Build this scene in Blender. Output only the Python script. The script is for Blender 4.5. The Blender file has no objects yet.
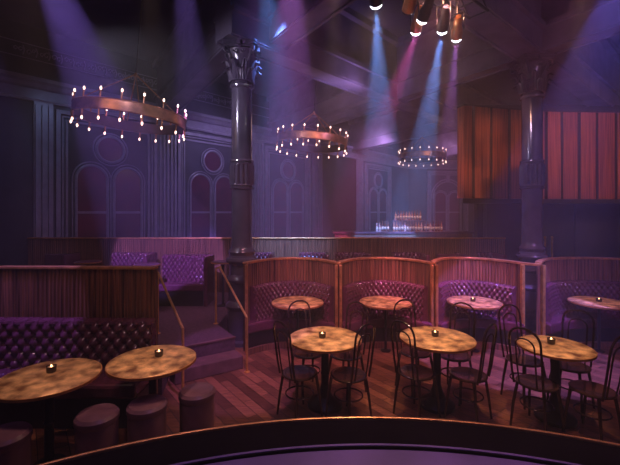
import bpy, bmesh, math, random
from mathutils import Vector, Matrix
random.seed(7)
PI = math.pi
C = bpy.context.scene.collection
F, CX, HY, EYE = 370.0, 310.0, 212.0, 2.13

def X(px, Y): return (px - CX) / F * Y
def Zp(py, Y): return EYE + (HY - py) / F * Y

# ------------------------------------------------------------------ materials
def mat(name, col, rough=.5, metal=0., var=0., vscale=8., bump=0., bscale=40., coat=0., emit=None, estr=0., stretch=None, col2=None, spec=.5):
    m = bpy.data.materials.new(name); m.use_nodes = True
    nt = m.node_tree; b = nt.nodes['Principled BSDF']
    b.inputs['Base Color'].default_value = (*col, 1)
    b.inputs['Roughness'].default_value = rough
    b.inputs['Metallic'].default_value = metal
    b.inputs['Coat Weight'].default_value = coat
    b.inputs['Specular IOR Level'].default_value = spec
    tc = nt.nodes.new('ShaderNodeTexCoord')
    src = tc.outputs['Object']
    if stretch:
        mp = nt.nodes.new('ShaderNodeMapping'); mp.inputs['Scale'].default_value = stretch
        nt.links.new(src, mp.inputs['Vector']); src = mp.outputs['Vector']
    if var or col2:
        n = nt.nodes.new('ShaderNodeTexNoise'); n.inputs['Scale'].default_value = vscale; n.inputs['Detail'].default_value = 6
        nt.links.new(src, n.inputs['Vector'])
        r = nt.nodes.new('ShaderNodeValToRGB')
        r.color_ramp.elements[0].position = .35; r.color_ramp.elements[1].position = .68
        c2 = col2 or tuple(min(1, c * (1 + var)) for c in col)
        c1 = col if col2 else tuple(c * (1 - var) for c in col)
        r.color_ramp.elements[0].color = (*c1, 1); r.color_ramp.elements[1].color = (*c2, 1)
        nt.links.new(n.outputs['Fac'], r.inputs['Fac']); nt.links.new(r.outputs['Color'], b.inputs['Base Color'])
    if bump:
        n2 = nt.nodes.new('ShaderNodeTexNoise'); n2.inputs['Scale'].default_value = bscale
        nt.links.new(src, n2.inputs['Vector'])
        bp = nt.nodes.new('ShaderNodeBump'); bp.inputs['Strength'].default_value = bump; bp.inputs['Distance'].default_value = .01
        nt.links.new(n2.outputs['Fac'], bp.inputs['Height']); nt.links.new(bp.outputs['Normal'], b.inputs['Normal'])
    if emit:
        b.inputs['Emission Color'].default_value = (*emit, 1); b.inputs['Emission Strength'].default_value = estr
    return m

def plank_floor(name, c1, c2, rough):
    m = bpy.data.materials.new(name); m.use_nodes = True
    nt = m.node_tree; b = nt.nodes['Principled BSDF']; b.inputs['Roughness'].default_value = rough
    tc = nt.nodes.new('ShaderNodeTexCoord'); mp = nt.nodes.new('ShaderNodeMapping')
    mp.inputs['Rotation'].default_value = (0, 0, math.radians(52))
    nt.links.new(tc.outputs['Object'], mp.inputs['Vector'])
    br = nt.nodes.new('ShaderNodeTexBrick'); br.inputs['Scale'].default_value = 1.
    br.inputs['Brick Width'].default_value = .62; br.inputs['Row Height'].default_value = .115; br.inputs['Mortar Size'].default_value = .004
    br.inputs['Color1'].default_value = (*c1, 1); br.inputs['Color2'].default_value = (*c2, 1); br.inputs['Mortar'].default_value = (.01, .005, .004, 1)
    nt.links.new(mp.outputs['Vector'], br.inputs['Vector'])
    mp2 = nt.nodes.new('ShaderNodeMapping'); mp2.inputs['Rotation'].default_value = (0, 0, math.radians(52)); mp2.inputs['Scale'].default_value = (3, 40, 1)
    nt.links.new(tc.outputs['Object'], mp2.inputs['Vector'])
    n = nt.nodes.new('ShaderNodeTexNoise'); n.inputs['Scale'].default_value = 1.5; n.inputs['Detail'].default_value = 5
    nt.links.new(mp2.outputs['Vector'], n.inputs['Vector'])
    mx = nt.nodes.new('ShaderNodeMix'); mx.data_type = 'RGBA'; mx.blend_type = 'MULTIPLY'; mx.inputs[0].default_value = .85
    nt.links.new(br.outputs['Color'], mx.inputs[6]); 
    rr = nt.nodes.new('ShaderNodeValToRGB'); rr.color_ramp.elements[0].position = .3; rr.color_ramp.elements[1].position = .7
    rr.color_ramp.elements[0].color = (.25, .22, .2, 1)
    nt.links.new(n.outputs['Fac'], rr.inputs['Fac']); nt.links.new(rr.outputs['Color'], mx.inputs[7])
    nt.links.new(mx.outputs[2], b.inputs['Base Color'])
    bp = nt.nodes.new('ShaderNodeBump'); bp.inputs['Strength'].default_value = .25; bp.inputs['Distance'].default_value = .004
    nt.links.new(br.outputs['Fac'], bp.inputs['Height']); bp.invert = True; nt.links.new(bp.outputs['Normal'], b.inputs['Normal'])
    return m

M = dict(
    floor=plank_floor('floor_wood', (.42, .17, .09), (.13, .05, .03), .3),
    tier=mat('tier_carpet', (.10, .05, .07), .8, var=.3, vscale=20),
    step=mat('step_wood', (.16, .08, .08), .45, var=.3, vscale=6),
    stage=mat('stage_top', (.13, .08, .34), .45, var=.2, vscale=3),
    stage_edge=mat('stage_border', (.006, .004, .008), .8, var=.2, vscale=6, spec=.03),
    wall=mat('wall_paint', (.035, .035, .055), .55, var=.25, vscale=2, spec=.4),
    mould=mat('moulding_paint', (.22, .21, .28), .34, var=.15, vscale=5),
    ceil=mat('ceiling_paint', (.07, .06, .10), .7, var=.2, vscale=1.5),
    girder=mat('girder_paint', (.13, .11, .16), .6, var=.25, vscale=2.5),
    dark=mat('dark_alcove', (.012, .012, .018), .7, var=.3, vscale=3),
    ribwood=mat('ribbed_walnut', (.045, .018, .012), .4, col2=(.30, .13, .07), vscale=2.2, stretch=(22, 22, .5)),
    redwood=mat('screen_redwood', (.10, .025, .016), .5, col2=(.36, .10, .05), vscale=2.0, stretch=(22, 22, .5)),
    redwood2=mat('screen_redwood_pale', (.12, .03, .018), .5, col2=(.42, .125, .062), vscale=2.0, stretch=(20, 20, .4)),
    seam=mat('screen_seam', (.02, .008, .006), .7, var=.2),
    leather=mat('oxblood_leather', (.11, .03, .052), .25, var=.2, vscale=12, bump=.1, bscale=90, coat=.25),
    leather_pouf=mat('pouf_leather', (.17, .085, .11), .33, var=.15, vscale=10, bump=.1, bscale=90, coat=.3),
    brass=mat('aged_brass', (.92, .52, .16), .38, metal=.75, var=.2, vscale=14),
    railcap=mat('copper_rail_cap', (.70, .34, .13), .38, metal=.7, var=.25, vscale=10),
    bronze=mat('bronze_ring', (.50, .24, .13), .36, metal=.8, var=.3, vscale=7),
    tabletop=mat('patinated_bronze', (.17, .07, .03), .38, metal=.35, col2=(1.0, .62, .28), vscale=9, bump=.2, bscale=20),
    nosing=mat('stage_nosing', (.85, .42, .20), .3, metal=.7, var=.3, vscale=6),
    iron=mat('dark_iron', (.02, .012, .016), .4, metal=.3, var=.2),
    bent=mat('bentwood_dark', (.035, .016, .014), .22, var=.3, coat=.6),
    column=mat('column_paint', (.08, .07, .095), .2, var=.2, vscale=4, coat=.5),
    capital=mat('capital_paint', (.055, .045, .068), .3, var=.2, vscale=10, coat=.3),
    glass=mat('glowing_window_glass', (.02, .012, .03), .15, col2=(.11, .015, .04), vscale=1.3, emit=(.42, .03, .12), estr=.012),  # weak red glow put into the panes in place of backlight
    bulb=mat('filament_bulb', (1, .8, .7), .3, emit=(1, .62, .50), estr=4),
    flame=mat('candle_flame', (1, .7, .4), .5, emit=(1, .5, .2), estr=9),
    votive=mat('votive_glass', (.02, .015, .02), .12, var=.2, coat=.6),
    wax=mat('candle_wax', (.8, .6, .45), .5, var=.1),
    black=mat('fixture_black', (.012, .011, .015), .4, var=.3),
    gold=mat('fixture_copper', (.45, .2, .08), .35, metal=.9, var=.3),
    lens=mat('lit_lens', (1, 1, 1), .3, emit=(.85, .88, 1), estr=14),
    bottle_a=mat('amber_bottle', (.55, .22, .12), .15, var=.3, coat=.5),
    bottle_b=mat('pink_bottle', (.75, .45, .45), .15, var=.2, coat=.5),
    bottle_c=mat('brown_bottle', (.22, .08, .06), .15, var=.2, coat=.5),
    blabel=mat('bottle_label', (.75, .62, .5), .6, var=.2),
    cork=mat('bottle_cap', (.3, .2, .12), .5, var=.2),
    counter=mat('bar_counter', (.10, .04, .06), .3, var=.2, coat=.3),
)

# ------------------------------------------------------------------ helpers
def link(name, bm, m, parent=None, smooth=False, kind=None, loc=None, bevel=0., autosm=False):
    me = bpy.data.meshes.new(name)
    bmesh.ops.recalc_face_normals(bm, faces=bm.faces)
    bm.to_mesh(me); bm.free()
    if smooth:
        for p in me.polygons: p.use_smooth = True
    me.materials.append(M[m] if isinstance(m, str) else m)
    o = bpy.data.objects.new(name, me); C.objects.link(o)
    if parent: o.parent = parent
    if loc: o.location = loc
    if kind: o['kind'] = kind
    if bevel:
        b = o.modifiers.new('bevel', 'BEVEL'); b.width = bevel; b.segments = 2; b.limit_method = 'ANGLE'; b.angle_limit = math.radians(40)
    if autosm:
        me.set_sharp_from_angle(angle=math.radians(35))
    return o

def empty(name, loc=(0, 0, 0), rz=0):
    o = bpy.data.objects.new(name, None); C.objects.link(o); o.location = loc; o.rotation_euler = (0, 0, rz); o.empty_display_size = .1
    return o

def tag(o, label, cat, group=None, kind=None):
    o['label'] = label; o['category'] = cat
    if group: o['group'] = group
    if kind: o['kind'] = kind
    return o

def copy_tree(o, parent=None):
    c = o.copy(); C.objects.link(c); c.parent = parent
    for ch in list(o.children): copy_tree(ch, c)
    return c

def box(bm, x0, y0, z0, x1, y1, z1, mtx=None):
    vs = [bm.verts.new((x, y, z)) for x in (x0, x1) for y in (y0, y1) for z in (z0, z1)]
    for f in ((0, 1, 3, 2), (4, 6, 7, 5), (0, 4, 5, 1), (2, 3, 7, 6), (0, 2, 6, 4), (1, 5, 7, 3)):
        bm.faces.new([vs[i] for i in f])
    if mtx:
        for v in vs: v.co = mtx @ v.co
    return vs

def prism(bm, poly, z0, z1):
    a = [bm.verts.new((x, y, z0)) for x, y in poly]; b = [bm.verts.new((x, y, z1)) for x, y in poly]
    n = len(poly)
    bm.faces.new(a); bm.faces.new(b)
    for i in range(n): bm.faces.new((a[i], a[(i + 1) % n], b[(i + 1) % n], b[i]))

def strip(bm, front, back, z0, z1):
    """solid between two equal-length plan polylines"""
    rows = [[bm.verts.new((x, y, z)) for x, y in pts] for pts, z in ((front, z0), (front, z1), (back, z1), (back, z0))]
    n = len(front)
    for i in range(n - 1):
        for r in range(4):
            a, b = rows[r], rows[(r + 1) % 4]
            bm.faces.new((a[i], a[i + 1], b[i + 1], b[i]))
    bm.faces.new([r[0] for r in rows]); bm.faces.new([r[-1] for r in rows])

def tube(bm, pts, r, n=8, closed=False):
    pts = [Vector(p) for p in pts]; N = len(pts)
    rings = []; up = None
    for i in range(N):
        if closed: t = (pts[(i + 1) % N] - pts[i - 1])
        else: t = pts[min(i + 1, N - 1)] - pts[max(i - 1, 0)]
        t.normalize()
        if up is None:
            up = Vector((0, 0, 1)) if abs(t.z) < .9 else Vector((1, 0, 0))
        s = t.cross(up)
        if s.length < 1e-4: s = t.cross(Vector((0, 1, 0)))
        s.normalize(); up = s.cross(t).normalized()
        rr = r[i] if isinstance(r, (list, tuple)) else r
        rings.append([bm.verts.new(pts[i] + rr * (math.cos(2 * PI * k / n) * s + math.sin(2 * PI * k / n) * up)) for k in range(n)])
    for i in range(N if closed else N - 1):
        a, b = rings[i], rings[(i + 1) % N]
        for k in range(n): bm.faces.new((a[k], a[(k + 1) % n], b[(k + 1) % n], b[k]))
    if not closed:
        bm.faces.new(rings[0]); bm.faces.new(rings[-1])

def lathe(bm, prof, n=32, c=(0, 0), flute=None):
    """prof: (r,z) list; flute(r,z,angle)->r"""
    rows = []
    for r, z in prof:
        if r < 1e-5: rows.append([bm.verts.new((c[0], c[1], z))]); continue
        row = []
        for k in range(n):
            a = 2 * PI * k / n; q = flute(r, z, a) if flute else r
            row.append(bm.verts.new((c[0] + q * math.cos(a), c[1] + q * math.sin(a), z)))
        rows.append(row)
    for a, b in zip(rows, rows[1:]):
        if len(a) == 1 and len(b) == 1: continue
        if len(a) == 1:
            for k in range(n): bm.faces.new((a[0], b[k], b[(k + 1) % n]))
        elif len(b) == 1:
            for k in range(n): bm.faces.new((a[k], a[(k + 1) % n], b[0]))
        else:
            for k in range(n): bm.faces.new((a[k], a[(k + 1) % n], b[(k + 1) % n], b[k]))
    if len(rows[0]) > 1: bm.faces.new(rows[0])
    if len(rows[-1]) > 1: bm.faces.new(rows[-1])

def resample(pts, step):
    out = [pts[0]]; acc = 0.
    total = sum(math.dist(a, b) for a, b in zip(pts, pts[1:]))
    n = max(2, round(total / step)); d = total / n; target = d; run = 0
    for a, b in zip(pts, pts[1:]):
        L = math.dist(a, b)
        while L > 1e-9 and run + L >= target - 1e-9 and len(out) < n:
            t = (target - run) / L
            out.append((a[0] + (b[0] - a[0]) * t, a[1] + (b[1] - a[1]) * t)); target += d
        run += L
    out.append(pts[-1])
    return out

def offset(pts, d):
    """offset a plan polyline to its left (looking along it) by d; the paths run left to right, so +d is away from the stage"""
    out = []
    for i in range(len(pts)):
        a = pts[max(i - 1, 0)]; b = pts[min(i + 1, len(pts) - 1)]
        tx, ty = b[0] - a[0], b[1] - a[1]; L = math.hypot(tx, ty) or 1
        out.append((pts[i][0] - ty / L * d, pts[i][1] + tx / L * d))
    return out

def ribbed(bm, path, z0, z1, thick=.05, pitch=.045, depth=.014):
    p = resample(path, pitch / 4)
    fr = []; base = offset(p, 0); out = offset(p, -depth)
    for i in range(len(p)):
        fr.append(out[i] if i % 4 in (1, 2) else base[i])
    strip(bm, fr, offset(p, thick), z0, z1)

def tufted(bm, path, z0, z1, tw=.105, th=.13, depth=.055, lean=.04):
    """diamond-tufted padded back; path is its rear plane, padding bulges towards the stage"""
    p = resample(path, tw / 7); n = len(p)
    nz = max(8, int((z1 - z0) / th * 7)); grid = []
    s = 0.
    ss = [0.]
    for a, b in zip(p, p[1:]): ss.append(ss[-1] + math.dist(a, b))
    nrm = []
    b1 = offset(p, -1)
    for i in range(n): nrm.append((b1[i][0] - p[i][0], b1[i][1] - p[i][1]))
    for j in range(nz + 1):
        v = j / nz; z = z0 + (z1 - z0) * v
        row = []
        for i in range(n):
            a = ss[i] / tw + (z - z0) / th; b = ss[i] / tw - (z - z0) / th
            h = (abs(math.sin(PI * a / 1)) * abs(math.sin(PI * b / 1))) ** .45
            # roll at the top and soft bottom
            e = min(1., (1 - v) / .1); roll = math.sqrt(max(0, 1 - (1 - e) ** 2))
            d = (.045 + depth * h) * (.25 + .75 * roll) + lean * (1 - v)
            row.append(bm.verts.new((p[i][0] + nrm[i][0] * d, p[i][1] + nrm[i][1] * d, z)))
        grid.append(row)
    top = [bm.verts.new((p[i][0], p[i][1], z1)) for i in range(n)]
    bot = [bm.verts.new((p[i][0], p[i][1], z0)) for i in range(n)]
    for j in range(nz):
        for i in range(n - 1): bm.faces.new((grid[j][i], grid[j][i + 1], grid[j + 1][i + 1], grid[j + 1][i]))
    for i in range(n - 1):
        bm.faces.new((grid[-1][i], grid[-1][i + 1], top[i + 1], top[i]))
        bm.faces.new((top[i], top[i + 1], bot[i + 1], bot[i]))
        bm.faces.new((bot[i], bot[i + 1], grid[0][i + 1], grid[0][i]))
    for k in (0, n - 1):
        bm.faces.new([bot[k]] + [grid[j][k] for j in range(nz + 1)] + [top[k]])

# ------------------------------------------------------------------ camera
cam = bpy.data.cameras.new('camera'); co = bpy.data.objects.new('camera', cam); C.objects.link(co)
cam.sensor_width = 36; cam.lens = 36 * F / 620; cam.shift_y = -(232.5 - HY) / 620; cam.clip_end = 100
co.location = (0, 0, EYE); co.rotation_euler = (PI / 2, 0, 0)
bpy.context.scene.camera = co

# ------------------------------------------------------------------ the room
WC = 13.9; WK = .919
wd = Vector((WK, 1, 0)).normalized(); wn = Vector((wd.y, -wd.x, 0))
W0 = Vector((-WC, 0, 0))
bm = bmesh.new(); box(bm, -14, -1, -.1, 13, 23, 0); link('floor', bm, 'floor', kind='structure')
TIER = .35
tier_poly = [(-9.9, 4.3), (-1.72, 4.3), (-1.816, 4.78), (-1.064, 5.265), (-1.45, 5.84), (-1.45, 6.58), (9.5, 6.58), (9.5, 22), (4.5, 22), (-9.9, 4.6)]
bm = bmesh.new(); prism(bm, tier_poly, 0.001, TIER); link('floor_upper', bm, 'tier', kind='structure')
def step(poly, z, nm):
    bm = bmesh.new(); prism(bm, poly, 0.001, z); return link(nm, bm, 'step', kind='structure', bevel=.01)
step([(-1.66, 4.546), (-.908, 5.03), (-1.064, 5.265), (-1.816, 4.78)], .175, 'stair_step')
bm = bmesh.new(); prism(bm, [(-1.826, 4.76), (-1.05, 5.262), (-1.08, 5.3), (-1.83, 4.80)], .34, .358)
link('trim_1', bm, 'step', kind='structure')

# oblique wall with the windows
def wall_frame(P0, d, n):
    return Matrix(((d.x, n.x, 0, P0.x), (d.y, n.y, 0, P0.y), (d.z, n.z, 1, P0.z), (0, 0, 0, 1)))   # local u, w(out), v
L1 = wall_frame(W0, wd, wn)
CEIL = 6.3
def s_of_Y(Y): return Y * math.sqrt(1 + WK * WK)
sA, sB = s_of_Y(3.5), s_of_Y(21.3)
bm = bmesh.new(); box(bm, sA, -.3, 0, sB, 0, CEIL, L1); link('wall_left', bm, 'wall', kind='structure')
PB = L1 @ Vector((sB, 0, 0)); bd = Vector((1, .12, 0)).normalized(); bn = Vector((bd.y, -bd.x, 0))
L2 = wall_frame(PB, bd, bn)
bm = bmesh.new(); box(bm, -.1, -.3, 0, 9, 0, CEIL, L2); link('wall_back', bm, 'wall', kind='structure')

def cornice(L, s0, s1, nm, z0=4.62):
    prof = [(0, z0), (.06, z0), (.07, z0 + .05), (.03, z0 + .07), (.03, z0 + .28), (.10, z0 + .31), (.16, z0 + .38), (.24, z0 + .42), (.24, z0 + .50), (0, z0 + .50)]
    bm = bmesh.new()
    A = [bm.verts.new(L @ Vector((s0, w, z))) for w, z in prof]; B = [bm.verts.new(L @ Vector((s1, w, z))) for w, z in prof]
    for i in range(len(prof)): bm.faces.new((A[i], A[(i + 1) % len(prof)], B[(i + 1) % len(prof)], B[i]))
    bm.faces.new(A); bm.faces.new(B)
    return link(nm, bm, 'mould', kind='structure')
cornice(L1, sA, sB, 'trim_2'); cornice(L2, 0, 9, 'trim_3')
# relief frieze high on the wall
bm = bmesh.new()
s = s_of_Y(8.1)
random.seed(3)
while s < s_of_Y(12.2):
    for k in range(2):
        r = random.uniform(.035, .06); cx = s + k * .09; cz = 5.72 + random.uniform(-.03, .03)
        pts = [L1 @ Vector((cx + (r * (1 - a / 9)) * math.cos(a), .02, cz + 1.35 * (r * (1 - a / 9)) * math.sin(a))) for a in [i * .5 for i in range(14)]]
        tube(bm, pts, .012, 5)
    tube(bm, [L1 @ Vector((s + .13, .02, 5.62)), L1 @ Vector((s + .16, .03, 5.72)), L1 @ Vector((s + .13, .02, 5.82))], .016, 5)
    s += .24
for zz in (5.56, 5.88): tube(bm, [L1 @ Vector((s_of_Y(7.5), .01, zz)), L1 @ Vector((s_of_Y(20), .01, zz))], .012, 5)
link('trim_4', bm, 'mould', kind='structure')

def rect_frame(bm, L, u0, u1, v0, v1, wd_, dep, w0=0.):
    for (a, b, c, d) in ((u0, v0, u0 + wd_, v1), (u1 - wd_, v0, u1, v1), (u0 + wd_, v1 - wd_, u1 - wd_, v1), (u0 + wd_, v0, u1 - wd_, v0 + wd_)):
        box(bm, a, w0, b, c, w0 + dep, d, L)

def make_window(idx, L, s, hw=1.2, arch=False):
    t = empty('window_%d' % idx, L @ Vector((s, 0, TIER))); t['kind'] = 'structure'
    inv = Matrix.Translation(-(L @ Vector((s, 0, TIER))))
    L = inv @ L
    bm = bmesh.new()
    rect_frame(bm, L, s - hw, s + hw, .9, 4.52, .09, .09)
    rect_frame(bm, L, s - hw + .12, s + hw - .12, .9, 4.40, .035, .06)
    rect_frame(bm, L, s - hw + .2, s + hw - .2, .9, 4.32, .05, .04)
    link('window_frame', bm, 'mould', t)
    R = .33; spring = 2.94
    ctr = []
    for sg in (-1, 1):
        cx = s + sg * .43
        outl = [(cx - R, 1.0), (cx + R, 1.0)] + [(cx + R * math.cos(a), spring + R * math.sin(a)) for a in [PI * i / 16 for i in range(17)]]
        bm = bmesh.new(); f = [bm.verts.new(L @ Vector((u, .02, v))) for u, v in outl]; g = [bm.verts.new(L @ Vector((u, .0, v))) for u, v in outl]
        bm.faces.new(f); bm.faces.new(g)
        for i in range(len(f)): bm.faces.new((f[i], f[(i + 1) % len(f)], g[(i + 1) % len(f)], g[i]))
        link('window_pane', bm, 'glass', t)
        bm = bmesh.new()
        for rr, wdt in ((R + .02, .035), (R + .10, .018)):
            path = [(cx - rr, 1.0)] + [(cx - rr * math.cos(a), spring + rr * math.sin(a)) for a in [PI * i / 20 for i in range(21)]] + [(cx + rr, 1.0)]
            tube(bm, [L @ Vector((u, .03, v)) for u, v in path], wdt, 6)
        box(bm, cx - R, .02, 2.09, cx + R, .06, 2.15, L)
        link('arch_moulding', bm, 'mould', t, smooth=True, autosm=True)
    oc = 3.73; orad = .31
    if arch:
        bm = bmesh.new()
        for rr in (1.02, .9): tube(bm, [L @ Vector((s + rr * math.cos(a), .05, 2.9 + rr * 1.1 * math.sin(a))) for a in [PI * i / 28 for i in range(29)]], .035, 6)
        box(bm, s - .09, .02, 3.86, s + .09, .14, 4.25, L)
        link('relieving_arch', bm, 'mould', t, smooth=True, autosm=True)
        orad = .0
    else:
        bm = bmesh.new(); f = [bm.verts.new(L @ Vector((s + orad * math.cos(a), .02, oc + orad * math.sin(a)))) for a in [2 * PI * i / 28 for i in range(28)]]
        g = [bm.verts.new(L @ Vector((s + orad * math.cos(a), 0, oc + orad * math.sin(a)))) for a in [2 * PI * i / 28 for i in range(28)]]
        bm.faces.new(f); bm.faces.new(g)
        for i in range(28): bm.faces.new((f[i], f[(i + 1) % 28], g[(i + 1) % 28], g[i]))
        link('oculus_pane', bm, 'glass', t)
        bm = bmesh.new()
        for rr, w in ((orad + .02, .035), (orad + .1, .018)): tube(bm, [L @ Vector((s + rr * math.cos(a), .03, oc + rr * math.sin(a))) for a in [2 * PI * i / 32 for i in range(32)]], w, 6, closed=True)
        link('oculus_moulding', bm, 'mould', t, smooth=True)
    return t
wins = [s_of_Y(y) for y in (9.53, 11.75, 14.2, 18.9)]
for i, s in enumerate(wins): make_window(i + 1, L1, s)
make_window(5, L2, 2.35, 1.25, arch=True)
def pilaster(n, L, s0, s1):
    bm = bmesh.new(); box(bm, s0, 0, .3, s1, .06, 4.62, L)
    k = max(2, int((s1 - s0) / .11)); d = (s1 - s0) / k
    for i in range(k): box(bm, s0 + d * (i + .2), .06, .4, s0 + d * (i + .65), .11, 4.55, L)
    link('trim_%d' % n, bm, 'mould', kind='structure')
pilaster(5, L1, wins[0] + 1.23, wins[1] - 1.23); pilaster(6, L1, wins[1] + 1.23, wins[2] - 1.23)
pilaster(7, L1, wins[2] + 1.4, wins[2] + 1.95); pilaster(8, L1, wins[0] - 1.62, wins[0] - 1.25)
pilaster(9, L1, wins[3] - 1.9, wins[3] - 1.4)

# ceiling and girders
bm = bmesh.new(); box(bm, -14, -1, CEIL, 13, 23, CEIL + .1); link('ceiling', bm, 'ceil', kind='structure')
COL1 = Vector((-1.12, 6.08, 0)); COL2 = Vector((3.96, 6.6, 0)); CAP = 4.88
def girder(nm, P, d, t0, t1, half=.24, z0=CAP, z1=CEIL, mt='girder'):
    d = Vector((d[0], d[1], 0)).normalized(); n = Vector((-d.y, d.x, 0)); L = wall_frame(P, d, n)
    bm = bmesh.new(); box(bm, t0, -half, z0, t1, half, z0 + .34, L)
    box(bm, t0, -half - .07, z0 + .34, t1, half + .07, z0 + .42, L)
    box(bm, t0, -half + .03, z0 + .42, t1, half - .03, z1 - .14, L)
    box(bm, t0, -half - .10, z1 - .14, t1, half + .10, z1, L)
    for sg in (-1, 1): box(bm, t0, sg * (half - .04) - .02, z0 - .03, t1, sg * (half - .04) + .02, z0, L)
    return link(nm, bm, mt, kind='structure')
dA, dB, dX = (1, 1), (1.19, 1), (-.676, 1)
girder('ceiling_girder', COL1, dA, -.35, 22)
girder('ceiling_girder', COL2, dB, -9, 7)
nA = Vector((1, 1, 0)).normalized()
girder('ceiling_crossbeam', COL1, dX, .2, 5.55, z0=CAP + .02, z1=CEIL - .02)
for t in (4.1, 9.0, 14.0):
    P = COL1 + nA * t; tt = (WC + P.x - WK * P.y) / (.676 + WK)
    girder('ceiling_crossbeam', P, dX, .2, tt * math.hypot(.676, 1), .2, z0=CAP + .1, z1=CEIL - .02)
girder('ceiling_crossbeam', COL2, dX, .2, 6.5, .2, z0=CAP + .02, z1=CEIL - .02)
girder('ceiling_crossbeam', COL2, (.676, -1), .2, 9, .2, z0=CAP + .02, z1=CEIL - .02)
girder('ceiling_crossbeam', COL2 + Vector((1.19, 1, 0)).normalized() * -3.9, dX, .2, 3.4, .2, z0=CAP + .1, z1=CEIL - .02)

# right-hand wall under the balcony screen
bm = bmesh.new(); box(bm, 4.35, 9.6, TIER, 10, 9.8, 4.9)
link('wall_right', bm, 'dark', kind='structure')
bm = bmesh.new()
I = Matrix.Identity(4); Lr = wall_frame(Vector((0, 9.6, 0)), Vector((1, 0, 0)), Vector((0, -1, 0)))
for a, b in ((6.95, 7.75), (7.85, 8.9)):
    rect_frame(bm, Lr, a, b, .5, 2.42, .06, .03); rect_frame(bm, Lr, a + .12, b - .12, 1.65, 2.3, .03, .02); rect_frame(bm, Lr, a + .12, b - .12, .6, 1.5, .03, .02)
box(bm, 6.86, -.0, TIER, 9.1, .03, 2.5, Lr)
link('door_1', bm, 'wall', kind='structure')
bm = bmesh.new(); lathe(bm, [(.035, TIER), (.035, 2.6)], 10, (4.42, 9.35)); link('support_post', bm, 'black', kind='structure')

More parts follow.
